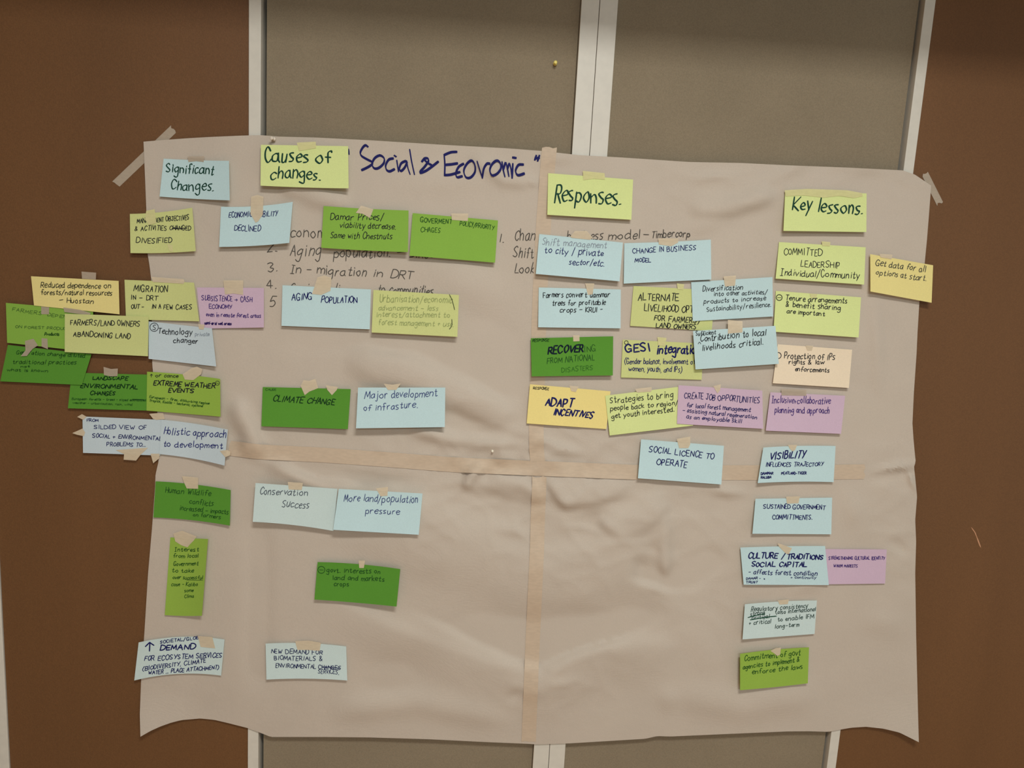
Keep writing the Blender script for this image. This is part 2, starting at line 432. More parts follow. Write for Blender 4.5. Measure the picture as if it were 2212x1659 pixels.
# ------------------------------------------------------------------ handwriting
# single-stroke letters: digit = x, letter = height (a = -4, e = baseline, k = x-height, o = cap height); ~ marks a curved stroke
GL = {
'A':'6|0e3o6e;1i5i','B':'6|0e0o;~0o4o5m4k0j;~0j4j6h4e0e','C':'6|~6m4o2o0l0h2e4e6g','D':'6|0e0o;~0o3o6l6h3e0e','E':'5|5o0o0e5e;0j4j','F':'5|5o0o0e;0j4j',
'G':'7|~6m4o2o0l0h2e4e6g;6e6i3i','H':'6|0o0e;6o6e;0j6j','I':'2|1o1e','\u00ce':'5|0o4o;2o2e;0e4e','J':'6|1o6o;~4o4g3e1e0g','K':'6|0o0e;6o0i6e','L':'5|0o0e5e','M':'8|0e1o4g7o8e','N':'6|0e0o6e6o',
'O':'6|~3o0l0h3e6h6l3o','P':'6|0e0o;~0o4o5m4j0i','Q':'6|~3o0l0h3e6h6l3o;4g7d','R':'6|0e0o;~0o4o5m4j0j;2j6e','S':'6|~5n3o0m1k4i5g3e0f','T':'6|0o6o;3o3e','U':'6|~0o0h1e4e6h6o','V':'6|0o3e6o',
'W':'9|0o2e4l6e8o','X':'6|0o6e;6o0e','Y':'6|0o3j;6o2e','Z':'6|0o6o0e6e',
'a':'6|~5j3k0i0f2e4f5j;5k5f6e','b':'6|0o0e;~0i2k5i5f2e0f','c':'5|~5j3k1j0h1e3e5f','d':'6|~5j3k0i0f2e5g;5o5e6e','e':'5|~0h5i4k2k0i0g2e5f','f':'5|~5n4o2n2j2e;0j4j',
'g':'6|~5j3k0i0g2f5h;~5k5c4a2a0b','h':'6|0o0e;~0h2k4k5i5e','i':'2|1k1e;1m1n','j':'4|~3k3c2a0b;3m3n','k':'5|0o0e;4k0h5e','l':'2|1o1e','m':'8|0k0e;~0i2k4i4e;~4i6k8i8e','n':'6|0k0e;~0i3k5i5e',
'o':'6|~3k0i0g3e5g5i3k','p':'6|0k0a;~0j3k5i5g3e0f','q':'6|~5j3k0i0g2e5g;5k5a','r':'5|0k0e;~0h2k4k','s':'5|~4k2k0j2h4g3e0e','t':'5|~2n2f3e5f;0k4k','u':'6|~0k0g1e3e5h;5k5e','v':'5|0k2e5k','w':'8|0k2e4j6e8k','x':'5|0k5e;5k0e','y':'6|0k3e;6k1a','z':'5|0k5k0e5e',
'1':'3|1o1e','2':'6|~0m2o5m4k0e;0e5e','3':'6|~0n3o5m2j5h3e0f','4':'7|4e4o0h6h','5':'6|5o1o0j;~0j3k5h3e0e',
'.':'2|0e1e','\u2026':'8|0e1e;3e4e;6e7e',',':'2|1e0c','-':'6|0i5i','\u2013':'9|0i8j','/':'6|0c5p','&':'8|~6e1m2o4m0g2e6i','+':'6|2k2f;0i5i','(':'4|~3p0k0g3c',')':'4|~0p3k3g0c',"'":'2|1o1m','^':'7|3e3o;0k3o6k','>':'8|0i6i;4k6i4g','\u00b7':'3|0i1i1h0h0i1i',
}
def parse(g):
    w_, s = g.split('|'); out = []
    for st in s.split(';'):
        cur = st.startswith('~'); st = st.lstrip('~')
        out.append((cur, [(int(st[k]), ord(st[k + 1]) - 101) for k in range(0, len(st), 2)]))
    return float(w_), out
GLYPH = {k: parse(v) for k, v in GL.items()}

def spline(pts, n=5):
    if len(pts) < 3: return list(pts)
    closed = pts[0] == pts[-1]
    out = []
    N = len(pts)
    for i in range(N - 1):
        p0 = pts[i - 1] if i else (pts[-2] if closed else pts[0])
        p1, p2 = pts[i], pts[i + 1]
        p3 = pts[i + 2] if i + 2 < N else (pts[1] if closed else pts[-1])
        for k in range(n):
            t = k / n
            out.append(tuple(0.5 * (2 * p1[c] + (p2[c] - p0[c]) * t + (2 * p0[c] - 5 * p1[c] + 4 * p2[c] - p3[c]) * t * t + (3 * p1[c] - p0[c] - 3 * p2[c] + p3[c]) * t ** 3) for c in (0, 1)))
    out.append(pts[-1])
    return out

def dense(pts, step):
    out = [pts[0]]
    for a, b in zip(pts, pts[1:]):
        n = max(1, int(math.dist(a, b) / step))
        out += [(a[0] + (b[0] - a[0]) * k / n, a[1] + (b[1] - a[1]) * k / n) for k in range(1, n + 1)]
    return out

def line_strokes(text, x0, y0, x1, y1, h, slant, rnd):
    """pen strokes in pixels of one handwritten line set between (x0,y0) and (x1,y1)"""
    adv, pos = 0.0, []
    wob = rnd.uniform(0, 6)
    for ch in text:
        if ch == ' ': adv += 5.0; pos.append(None); continue
        w_, st = GLYPH[ch]
        g = rnd.uniform(0.84, 1.14)
        pos.append((adv, g, st)); adv += w_ * g + rnd.uniform(1.4, 2.4)
    adv -= 2.0
    L = math.dist((x0, y0), (x1, y1)); ux, uy = (x1 - x0) / L, (y1 - y0) / L
    kx, ky = L / adv, h / 10.0
    out = []
    for p in pos:
        if p is None: continue
        a, sx, st = p
        rot = rnd.uniform(-0.09, 0.09); sy = rnd.uniform(0.86, 1.12); dy = rnd.uniform(-0.55, 0.55) + 0.5 * math.sin(a * 0.11 + wob)
        for cur, pts in st:
            q = []
            for gx, gy in pts:
                gx = gx * sx + rnd.uniform(-0.3, 0.3); gy = gy * sy + dy + rnd.uniform(-0.32, 0.32)
                X = (a + gx) * kx + gy * ky * (slant + rot)
                q.append((x0 + ux * X + uy * gy * ky, y0 + uy * X - ux * gy * ky))
            if pts[0] == pts[-1]: q[-1] = q[0]
            out.append(spline(q, 4) if cur else q)
    return out

class Ink:
    """collects pen strokes as thin ribbons lying on a surface"""
    def __init__(self, depth): self.v, self.f, self.depth = [], [], depth
    def stroke(self, pts, w_, chisel=0.0, step=4.0, nib=(0.8, -0.6)):
        pts = dense(pts, step)
        if len(pts) < 2: return
        n = len(pts)
        a, b = pts[0], pts[1]
        d = math.dist(a, b) or 1; e = w_ * 0.35
        pts[0] = (a[0] - (b[0] - a[0]) / d * e, a[1] - (b[1] - a[1]) / d * e)
        a, b = pts[-1], pts[-2]; d = math.dist(a, b) or 1
        pts[-1] = (a[0] - (b[0] - a[0]) / d * e, a[1] - (b[1] - a[1]) / d * e)
        base = len(self.v)
        for i, (x, y) in enumerate(pts):
            p, q = pts[max(0, i - 1)], pts[min(n - 1, i + 1)]
            tx, ty = q[0] - p[0], q[1] - p[1]; L = math.hypot(tx, ty) or 1
            nx, ny = -ty / L, tx / L
            k = 1.0
            if chisel: k = (1 - chisel) + chisel * abs(nx * nib[0] + ny * nib[1]) * 1.4
            hw = w_ * 0.5 * k * (0.8 if i in (0, n - 1) else 1.0)
            for s in (-1, 1):
                xx, yy = x + nx * hw * s, y + ny * hw * s
                self.v.append(P(xx, yy, self.depth(xx, yy)))
            if i: self.f.append((base + 2 * i - 2, base + 2 * i - 1, base + 2 * i + 1, base + 2 * i))
    def text(self, s, x0, y0, x1, y1, h, w_, slant=0.12, chisel=0.0, seed=1):
        for st in line_strokes(s, x0, y0, x1, y1, h, slant, random.Random(seed)):
            self.stroke(st, w_, chisel, max(1.5, h * 0.18))
    def build(self, name, colr, parent, label=None):
        if not self.f: return
        o = mesh_obj(name, self.v, self.f, ink_mat(colr), parent, self.v[0])
        if label: o['label'] = label
        return o

NAVY, BLACK, GREENBLACK, GREY, PENCIL, PURPLE, DKGREEN, OLIVE = (30, 32, 88), (34, 36, 40), (26, 62, 50), (128, 138, 148), (78, 74, 68), (66, 46, 110), (34, 76, 30), (140, 150, 96)
def onchart(x, y): return cd8(x, y) + 0.0005

ink = Ink(onchart)
T = lambda s: [(680 + float(a.split(',')[0]) * .25316, 280 + float(a.split(',')[1]) * .25316) for a in s.split()]
TITLE = ['452,146 432,134 408,155 389,195 400,225 445,253 486,275 488,296 450,322 402,345',
 '545,222 508,248 489,295 508,330 545,327 586,290 593,250 572,226 545,222','668,246 632,256 606,300 611,340 638,356 678,338','700,264 706,305 714,356','680,222 692,230',
 '774,268 738,288 722,332 738,352 768,322 786,280','784,268 794,325 812,378','810,172 826,270 850,380',
 '915,272 938,246 965,248 968,272 936,318 902,356 905,368 950,350 1000,315 1052,274','940,262 965,285 995,302',
 '1210,190 1160,194 1106,216','1104,216 1110,300 1108,388','1118,300 1165,296 1216,288','1108,388 1160,384 1236,362',
 '1268,292 1228,318 1204,372 1216,406 1256,398','1338,264 1298,292 1272,350 1290,406 1330,408 1366,362 1366,302 1338,264',
 '1386,272 1404,330 1430,412','1430,408 1442,335 1468,292 1492,290','1552,264 1512,296 1494,348 1514,390 1556,376 1588,330 1582,284 1552,264',
 '1598,276 1606,330 1622,400','1610,338 1628,284 1642,320 1656,396','1646,330 1660,292 1674,330 1684,408','1690,292 1688,350 1684,412','1690,238 1716,242',
 '1778,298 1738,302 1714,350 1734,388 1786,374','1890,222 1878,258','1916,222 1902,266','1884,246 1914,240','288,170 292,208']
for s in TITLE:
    ink.stroke(spline(T(s), 6), 5.0, 0.5, 3.0, (0.3, 0.95))
ink.build('title_lettering', NAVY, chart, 'thick navy marker title lettering')
for i, a in enumerate([('conomic', 627, 512, 722, 512, 22), ('2.', 577, 545, 601, 543, 19), ('Aging', 627, 550, 692, 553, 27), ('population. \u2013', 721, 556, 872, 554, 21), ('since', 885, 556, 938, 556, 18),
    ('3.', 579, 588, 600, 586, 21), ('\u00cen - migration', 628, 589, 791, 597, 20), ('in DRT', 805, 598, 890, 603, 17), ('4.', 576, 622, 600, 621, 17), ('Social', 627, 632, 684, 634, 20), ('lives', 722, 634, 764, 637, 20), ('to communities', 816, 635, 936, 637, 21),
    ('5', 583, 661, 597, 661, 20), ('1.', 1079, 523, 1090, 523, 17), ('Chang', 1112, 519, 1168, 521, 23), ('business', 1225, 519, 1302, 516, 20), ('model', 1314, 518, 1383, 516, 19), ('-', 1389, 512, 1401, 512, 12), ('Timbercorp', 1408, 513, 1490, 511, 15),
    ('Shift', 1108, 556, 1153, 556, 21), ('Looking', 1112, 590, 1183, 590, 22)]):
    ink = Ink(onchart)
    ink.text(*a, 1.9, 0.14, 0.0, 40 + i)
    ink.build('list_lettering', PENCIL, chart)

# ------------------------------------------------------------------ note cards
COLOR = {'blue': (181, 206, 208), 'pale_blue': (189, 206, 203), 'shaded_blue': (184, 198, 203), 'lime': (203, 214, 145), 'shaded_soft_lime': (192, 198, 132), 'pale_yellow': (218, 205, 136), 'leaf': (127, 168, 68),  # left blue and soft lime: dimmer light on the left put into the colour
         'deep': (83, 138, 48), 'yellow_green': (138, 170, 69), 'purple': (193, 169, 187), 'cream': (222, 206, 180), 'yellow': (224, 207, 134)}
CARDS = {}

class Card:
    def __init__(self, key, colr, label, q, lift=(7, 1, 1), bow=(0, 0), over=(), tapes=(), lines=(), tape_mat_=None, extra=None):
        self.q = [np.array(c, float) for c in q]           # corners TL, TR, BR, BL in photo pixels
        self.lift = [v * 0.0013 for v in lift]; self.bow = bow
        self.under = [CARDS[k] for k in over]
        CARDS[key] = self
        R_ = max(max(ridge(*self.px(s / 6, t / 4)) + crumple(*self.px(s / 6, t / 4)), 0) for s in range(7) for t in range(5))
        self.base = R_ + 0.0018
        NS, NT = 16, 10
        vs = []
        for j in range(NT + 1):
            for i in range(NS + 1):
                x, y = self.px(i / NS, j / NT)
                vs.append(P(x, y, self.depth(x, y, i / NS, j / NT)))
        fs = [(j * (NS + 1) + i, (j + 1) * (NS + 1) + i, (j + 1) * (NS + 1) + i + 1, j * (NS + 1) + i + 1) for j in range(NT) for i in range(NS)]
        self.o = mesh_obj('note_card', vs, fs, paper_mat(colr + '_card', COLOR[colr]), None, vs[NS // 2], True, 0.0003)
        tag(self.o, label, 'note card', 'handwritten note cards taped to the chart and wall')
        inks = {}
        for k, L in enumerate(lines):
            s, x0, y0, x1, y1, h, w_, colk = L[:8]
            sl = L[8] if len(L) > 8 else 0.12; ch = L[9] if len(L) > 9 else 0.0
            I = inks.setdefault(colk, Ink(self.ontop))
            w_ *= 0.9 if w_ < 2.5 else 1.0
            if isinstance(s, list): I.stroke(spline([tuple(p) for p in s], 6), w_)
            else: I.text(s, x0, y0, x1, y1, h, w_, sl, ch, len(CARDS) * 11 + k)
        for c, I in inks.items(): I.build('lettering', c, self.o)
        for tp in tapes:
            self.tape(tp, tape_mat_ or TAPE)
    def px(self, s, t):
        a, b, c, d = self.q
        p = a * (1 - s) * (1 - t) + b * s * (1 - t) + c * s * t + d * (1 - s) * t
        return p[0], p[1] + 4 * s * (1 - s) * ((1 - t) * self.bow[0] + t * self.bow[1])
    def st(self, x, y):
        s = t = 0.5
        for _ in range(6):
            p = np.array(self.px(s, t)); e = np.array([x, y]) - p
            h = 1e-3
            ds = (np.array(self.px(s + h, t)) - p) / h; dt = (np.array(self.px(s, t + h)) - p) / h
            J = np.array([ds, dt]).T
            k = np.linalg.solve(J, e); s += k[0]; t += k[1]
        return min(1, max(0, s)), min(1, max(0, t))
    def depth(self, x, y, s=None, t=None):
        if s is None: s, t = self.st(x, y)
        L, cl, cr = self.lift
        xx, yy = self.px(s, t)
        d = low(xx, yy) + curl(xx, yy) + self.base + L * t ** 1.5 + cl * (1 - s) ** 2 + cr * s ** 2
        for u in self.under:
            d = max(d, u.depth(x, y) + 0.0021)
        return d
    def ontop(self, x, y): return self.depth(x, y) + 0.0004
    def tape(self, poly, mt):
        c = np.mean(np.array(poly, float), axis=0)
        ring = [tuple(p) for p in poly]
        pts = []
        for a, b in zip(ring, ring[1:] + ring[:1]):
            pts += [a, ((a[0] + b[0]) / 2, (a[1] + b[1]) / 2)]
        n = len(pts)
        vs = [P(*c, self.depth(*c) + 0.0012)]
        for k in (0.5, 1.0):
            for p in pts:
                x, y = c[0] + (p[0] - c[0]) * k, c[1] + (p[1] - c[1]) * k
                vs.append(P(x, y, self.depth(x, y) + 0.0010))
        area2 = sum(a[0] * b[1] - b[0] * a[1] for a, b in zip(pts, pts[1:] + pts[:1]))
        fs = []
        for i in range(n):
            j = (i + 1) % n
            fs += [(0, 1 + i, 1 + j), (1 + i, 1 + n + i, 1 + n + j, 1 + j)]
        if area2 > 0: fs = [f[::-1] for f in fs]
        mesh_obj('tape_piece', vs, fs, mt, self.o, vs[0], False, 0.0)

def circ(x, y, r): return [(x + r * math.cos(a * math.pi / 4), y + r * math.sin(a * math.pi / 4)) for a in range(9)]
N, K, GB = NAVY, BLACK, GREENBLACK
FAINT = (60, 96, 44)

Card('significant', 'blue', 'light blue heading card reading Significant Changes, at the chart corner', [(353.4,342.8),(494.5,347.4),(496.2,432.7),(344.6,424.6)], (5,0,10), (1,1), (),
  [[(405,338),(441,337),(440,350),(424,348),(407,350)]],
  [('Significant',359,371,461,378,20,2.6,GB,.05,.3),('Changes.',369,408,462,413,22,2.6,GB,.05,.3)], TAPE_W)
Card('causes', 'lime', 'lime heading card reading Causes of Changes, beside the navy title', [(563.6,312.7),(752,315.7),(753,406.9),(562.8,401)], (8,0,2), (0,1), (),
  [[(641,308),(682,306),(683,320),(646,326)]],
  [('Causes of',573,350,716,352,29,3.6,GB,.05,.4),('changes.',584,385,694,388,26,3.2,GB,.05,.35)], TAPE_Y)
Card('management', 'shaded_soft_lime', 'shaded lime card reading Management Objectives & Activities Changed, on the chart edge', [(280.5,462),(415.2,448.6),(422.8,542.3),(281.8,546.6)], (6,0,5), (3,2), (),
  [[(316,455),(334,452),(338,482),(322,486),(313,474)],[(361,526),(373,530),(374,545),(366,543)]],
  [('MANAGEMENT OBJECTIVES',296,481.5,408,474.7,10,1.7,K,.1),('& ACTIVITIES CHANGED',291,498,412,496.5,9.5,1.7,K,.1),([(372,493),(386,494),(404,492)],0,0,0,0,0,2,K),('DIVESIFIED',294,524.6,370,524.6,11,1.8,K,.12)], TAPE_Y)
Card('economic', 'blue', 'light blue card reading Economic Viability Declined, with tape down its middle', [(477.5,446.6),(632.4,436),(624.8,524.6),(473.4,533.4)], (10,0,6), (4,2), (),
  [[(542.5,424.6),(556,421),(569,425),(568,463),(558,478),(552,481),(541,462)]],
  [('ECONOMIC VIABILITY',494,469.6,599,467,11,1.7,N,.12),('DECLINED',506,498,563,499.5,12,1.8,N,.1)])
Card('damar', 'leaf', 'leaf green card reading Damar prices / viability decrease, below the lime heading', [(699,445),(882.5,454.7),(881.3,544.6),(694,535.2)], (7,0,3), (1,1), (),
  [[(780,444),(806.6,452),(799,471),(784,462),(768.6,459.8)]],
  [('Damar Prices/',714,475,829,475,14,1.8,K,.15),('viability decrease.',734,491.4,855,495,13,1.7,K,.15),('Same with Chestnuts',714,514,847,516.7,13,1.7,K,.2)])
Card('government', 'leaf', 'leaf green card reading Goverment Policy/Priority, under the navy title', [(891.4,460.3),(1075.7,476.2),(1069.4,567.4),(884.6,552.2)], (9,2,2), (0,0), (),
  [[(975,461),(1011.7,461),(1010.5,477.5),(976,475)]],
  [('GOVERMENT',908,480,976,484,10,1.7,DKGREEN,.0),('POLICY/PRIORITY',993,487,1067,496.5,10,1.5,DKGREEN,.05),('CHAGES',909,500,951,503,10,1.5,DKGREEN,.05)])
Card('responses', 'lime', 'lime heading card reading Responses, on the vertical seam', [(1184,374),(1367.6,387.9),(1363.8,474.7),(1182.3,464)], (8,1,1), (0,0), (),
  [[(1259,369),(1306,374),(1307,388),(1282,386),(1260,389)]],
  [('Responses.',1199,434,1341,441.8,37,3.6,GB,.04,.4)], TAPE_Y)
Card('business', 'blue', 'light blue card reading Change in Business Model', [(1348.6,525.3),(1535.5,517.7),(1536.5,603.8),(1347.4,612.7)], (6,1,1), (1,0), (),
  [[(1422,515),(1465,515),(1465,524),(1450,531.7),(1423,528)]],
  [('CHANGE IN BUSINESS',1367,547.5,1503,540,10.5,1.7,N,.1),('MODEL',1371.4,566.3,1405.6,566.3,9,1.8,N,.0)])
Card('shift', 'blue', 'light blue card reading Shift management to city / private sector', [(1165,505.6),(1345.6,524),(1338.5,607.6),(1157.5,591.7)], (12,1,1), (0,0), (),
  [[(1232,511),(1242,499),(1268,499),(1280,513),(1275,518),(1235,514)]],
  [('Shift management',1171,529,1310.7,536.7,15,1.6,GREY,.15),('to city / private',1176.5,546.5,1303,553,14,1.8,N,.1),('sector/etc.',1229.6,571,1305.6,574.7,13,1.8,N,.15)])
Card('farmers', 'blue', 'light blue card reading Farmers convert dammar trees for profitable crops', [(1163.8,621),(1341,625.4),(1340.6,709.4),(1162.5,707)], (6,1,1), (0,0), (),
  [[(1264,612),(1284,612),(1280,636),(1270,637)]],
  [('Farmers convert dammar',1173.4,642.5,1318,641.8,12,1.8,K,.1),('trees for profitable',1193,660,1308,658,11,1.8,K,.1),('crops - KRUI -',1209.4,674.7,1301.8,673.5,11,1.8,K,.1)])
Card('alternate', 'shaded_soft_lime', 'soft lime card reading Alternate Livelihood Opt for farmers, half under a blue card', [(1368.4,617.8),(1545,627),(1537.5,715.2),(1361.3,703.9)], (2,1,0), (0,0), (),
  [[(1462,612),(1478,614),(1476,626),(1464,625)]],
  [('ALTERNATE',1378.5,649,1466,649.5,15,2.1,K,.1),('LIVELIHOOD OPT',1391.7,671.5,1497,675,14,2,K,.08),('FOR FARMERS/',1413,692.5,1513,699,12,2,K,.1),('LAND OWNERS',1417,707.5,1503,711.5,10,2,K,.1)], TAPE_Y)
Card('diversification', 'blue', 'light blue card reading Diversification into other activities', [(1493,609.4),(1668.6,598.5),(1670,683.6),(1496.5,693.7)], (4,0,1), (0,0), ('alternate',),
  [[(1563,597),(1590,595),(1588,617),(1566,619)]],
  [('Diversification',1518,629.6,1605,625,11,1.6,K,.15),('into other activities/',1542,639.5,1657,635,9.5,1.5,K,.15),('products to increase',1520.5,656,1654.7,648,9.5,1.5,K,.15),('Sustainability/resilience.',1526.8,672.7,1666,662.5,10.5,1.5,K,.15)])
Card('committed', 'lime', 'lime card reading Committed Leadership Individual/Community', [(1682.8,522.8),(1870,534.2),(1866.6,614.7),(1675.5,601.8)], (9,1,2), (0,0), (),
  [[(1775,521),(1794,523),(1793,532),(1776,531)]],
  [('COMMITTED',1693.7,549.4,1775.5,552.7,14,1.7,K,.05),('LEADERSHIP',1730,576,1814,579.8,13,1.7,K,.05),('\u00cendividual/Community',1685.6,595,1855.7,601,14,1.8,K,.12)], TAPE_Y)
Card('getdata', 'pale_yellow', 'pale yellow card reading Get data for all options at start', [(1879.8,548.9),(2015.7,573),(2012.4,654),(1880.3,629.6)], (8,5,1), (0,0), (),
  [[(1900,548),(1928,550),(1926,560),(1902,556)]],
  [('Get data for all',1891,573.4,1998.8,587.4,13,1.8,(70,70,62),.12),('options at start.',1892,592.4,2001.3,607.6,12,1.7,(70,70,62),.12)])
Card('keylessons', 'lime', 'lime heading card reading Key lessons, topmost in its column', [(1696,416),(1872,417.7),(1871.4,501.3),(1692.4,498.7)], (9,3,1), (0,0), (),
  [[(1695,411),(1745,408),(1830,411),(1862,417),(1864,424),(1845,428),(1815,423),(1780,427),(1735,422),(1697,424)]],
  [('Key lessons.',1711.4,453,1864.6,464,28,3.4,GB,.05,.4)], TAPE_Y)
Card('tenure', 'lime', 'lime card reading Tenure arrangements & benefit sharing', [(1676,628.3),(1860,642.3),(1854.7,729),(1671,716.5)], (10,1,2), (0,0), (),
  [[(1749,634),(1766,635),(1763,644),(1752,643)]],
  [(circ(1683.3,642.8,6.3),0,0,0,0,0,1.8,K),([(1680,642.8),(1687,643)],0,0,0,0,0,1.6,K),('Tenure arrangements',1696.5,648.6,1829.4,655.7,11.5,1.8,K,.05),('& benefit sharing',1697.7,662.5,1815.5,669.4,11,1.8,K,.05),('are important',1699.8,676.5,1781.8,682.8,10,1.8,K,.05)], TAPE_Y)
Card('gesi', 'shaded_soft_lime', 'soft lime card reading GESI integration with bold navy first line', [(1345.3,733.7),(1520,742),(1515.8,820.5),(1341.5,815.5)], (2,1,0), (0,0), (),
  [[(1420,728),(1440,730),(1436,748),(1422,746)]],
  [('GESI',1351,761,1406,757,17,3.4,N,.0),('integration',1419,763.5,1512,763.5,19,3.2,N,.08),('(Gender balance, involvement of',1349,785.6,1502,786.4,11,1.7,N,.08),('women, youth, and IPs)',1358,801.5,1473,804,11,1.7,N,.08),(circ(1353,740,4),0,0,0,0,0,1.5,K)], TAPE_Y)
Card('protection', 'cream', 'cream card reading Protection of IPs rights & law enforcements', [(1680,743.6),(1840.8,755.5),(1833.7,838),(1669.4,827.9)], (6,0,1), (0,0), (),
  [[(1740,746),(1757,747),(1754,757),(1744,757)]],
  [(circ(1681,768,6.5),0,0,0,0,0,1.8,K),('Protection of IPs',1694,774.7,1804,777,13,1.8,K,.08),('rights & law',1704,786,1780,787.5,10,1.8,K,.08),('enforcements',1718,801.8,1791,804.3,10,1.8,K,.08)])
Card('contribution', 'blue', 'light blue card reading Contribution to local livelihoods critical', [(1497,715),(1675,703.8),(1682.5,786),(1502.3,798)], (5,0,0), (0,0), ('alternate','gesi','protection','tenure'),
  [[(1572.4,691),(1604,694),(1604,718),(1572.4,720.8)]],
  [('Sufficient',1503.3,724.6,1546.3,722,9,1.5,K,.15),('Contribution to local',1513,738.5,1654.7,723.3,14,1.8,K,.2),('livelihoods critical.',1516.7,757.5,1648.4,743.6,13,1.8,K,.2),([(1508,743),(1511,739),(1514,743)],0,0,0,0,0,1.3,K)])
Card('inclusive', 'purple', 'purple card reading Inclusive+collaborative planning and approach', [(1664.3,847.4),(1825.6,855),(1816.8,937.3),(1654.2,930.2)], (5,4,1), (0,0), (),
  [[(1688,840),(1742,842),(1742,855),(1688,854)]],
  [('\u00cenclusive+collaborative',1667.4,870,1794,872.7,14,1.7,PURPLE,.05),('planning and approach',1673.7,891.7,1791.4,893,13,1.7,PURPLE,.05)], TAPE_W)
Card('adapt', 'yellow', 'yellow card reading Adapt Incentives in bold navy', [(1144.8,830),(1318.8,845.3),(1310,926.9),(1137.7,914.7)], (3,2,0), (0,0), (),
  [[(1230,833),(1250,835),(1244,847),(1234,845)]],
  [('RESPONSE',1151.6,840.8,1185.3,842.8,5.5,1.4,K,.15),('ADAPT',1178.2,876.2,1236.5,878.8,17,3.6,N,.2,.3),('INCENTIVES',1195.5,895,1280,902.8,13,3.2,N,.3,.3)])
Card('strategies', 'lime', 'lime card reading Strategies to bring people back, tilted upward', [(1307.4,854.7),(1487.7,833),(1497.3,919.3),(1317,940.8)], (3,1,0), (0,0), ('adapt',),
  [[(1372,840),(1408,836),(1407,846),(1376,848)]],
  [('Strategies to bring',1317.5,871,1454.2,858.5,13,1.7,K,.1),('people back to region/',1318.7,887.6,1464.3,875,11,1.7,K,.1),('get youth interested.',1321.3,904,1458,889,11,1.7,K,.1)])
Card('create', 'purple', 'purple card reading Create Job Opportunities, overlapping a lime card', [(1465.6,832),(1646.7,843.8),(1648.7,926.4),(1462.3,915.5)], (4,1,1), (0,0), ('strategies',),
  [[(1541,834),(1557,830),(1556,842),(1550,850),(1545,842)]],
  [('CREATE JOB OPPORTUNITIES',1478.3,859.8,1640.3,871.2,12,1.7,N,.05),('for local forest management',1483.3,878.8,1621.4,890,9.5,1.6,N,.1),('- assisting natural regeneration',1474.5,889.5,1635.3,905,8.5,1.6,N,.1),('as an employable skill',1483.3,903.5,1602.4,914,8.5,1.6,N,.1)])
Card('recovering', 'deep', 'deep green card reading Recovering from national disasters', [(1146.6,730.7),(1324.6,726.4),(1323.8,811),(1148.4,813)], (9,4,3), (0,0), (),
  [[(1237.7,724),(1251.7,724),(1252,737),(1238.5,737.5)]],
  [('RESPONSE',1150.4,738,1185.3,737.5,6,1.4,(24,58,26),.2),('RECOVER',1184,764,1260,760.3,15,3.4,(16,26,40),.2,.3),('ING',1262.5,760.3,1287,758.5,13,1.5,DKGREEN,.1),('FROM NATIONAL',1182,786,1284.6,777.5,12,1.6,DKGREEN,.15),('DISASTERS',1213.7,804.5,1280.8,798.3,10,1.5,(48,96,32),.1)])
Card('aging', 'blue', 'light blue card reading Aging Population', [(610.2,616.2),(801.3,625.3),(798.8,711.4),(608,703.8)], (6,1,1), (0,0), (),
  [[(686,599),(701,595),(716,600),(714,628),(694,637),(674,635)]],
  [('AGING',630,648.6,673.5,647.4,14,2.1,N,.1),('POPULATION',693.7,654,771,654,13,2.1,N,.1)])
Card('urbanisation', 'shaded_soft_lime', 'soft lime card with faint pencil reading Urbanisation/economic advancement', [(806.6,626.3),(991.4,637.2),(988,727.6),(802.8,718.2)], (8,0,2), (0,0), (), [],
  [('Urbanisation/economic',820.5,652,976,654,15,1.6,OLIVE,.15),('advancement - less',818,669.4,945.8,671.4,11,1.5,OLIVE,.15),('interest/attachment to',813,684,972.4,686,12,1.5,OLIVE,.15),('forest management + use.',818,701,980,706,12,1.5,OLIVE,.15),([(971,636.5),(977,650),(982,669)],0,0,0,0,0,1.8,(70,74,48)),([(976,690),(976,703),(971,711)],0,0,0,0,0,1.8,(66,70,46))])
Card('climate', 'deep', 'deep green card reading Climate Change', [(567.6,836),(757.5,840.5),(751.4,927),(564.6,920.8)], (9,1,5), (0,0), (),
  [[(649.4,833.4),(655.7,821),(668,823),(681,818.2),(687.4,838.5),(668,846),(658.3,853.7)],[(704,832),(730.4,836),(727,843),(717,853.7),(707,842)]],
  [('CAUSE',573.4,843.5,596.2,843.5,4.5,1.1,DKGREEN,.1),('CLIMATE CHANGE',590,866.3,721.5,874,12,2.3,(18,50,24),.3,.3)])
Card('major', 'blue', 'light blue card reading Major development of infrasture', [(773.5,837.2),(961.8,837.2),(961,922.6),(769,925.3)], (6,0,1), (0,0), (),
  [[(829,829),(848,831),(866,828.4),(856,842.3),(838,842.3)]],
  [('Major development',787.3,861.3,944.3,855.5,16,1.7,(52,62,112),.15),('of infrasture.',786,887.9,902.6,880.3,14,1.7,(52,62,112),.15)])
Card('subsistence', 'purple', 'purple card reading Subsistence to Cash Economy, at the chart edge', [(425,621),(570,622),(570,707.4),(434,710)], (2.5,0,4), (0,0), (),
  [[(482.3,605.6),(525.3,605.6),(525.3,637),(504,634),(486,636)]],
  [('SUBSISTENCE > CASH',435.4,648.6,544.3,652.4,11,1.7,PURPLE,.0),('ECONOMY',452,666.8,500.8,666.8,9,1.7,PURPLE,.05),('even in remote forest areas',445.6,683.5,563.3,686.6,9,1.6,PURPLE,.05),('semi-arid wet areas',441.8,700.5,500,702.3,6,1.8,(40,24,84),.1)])
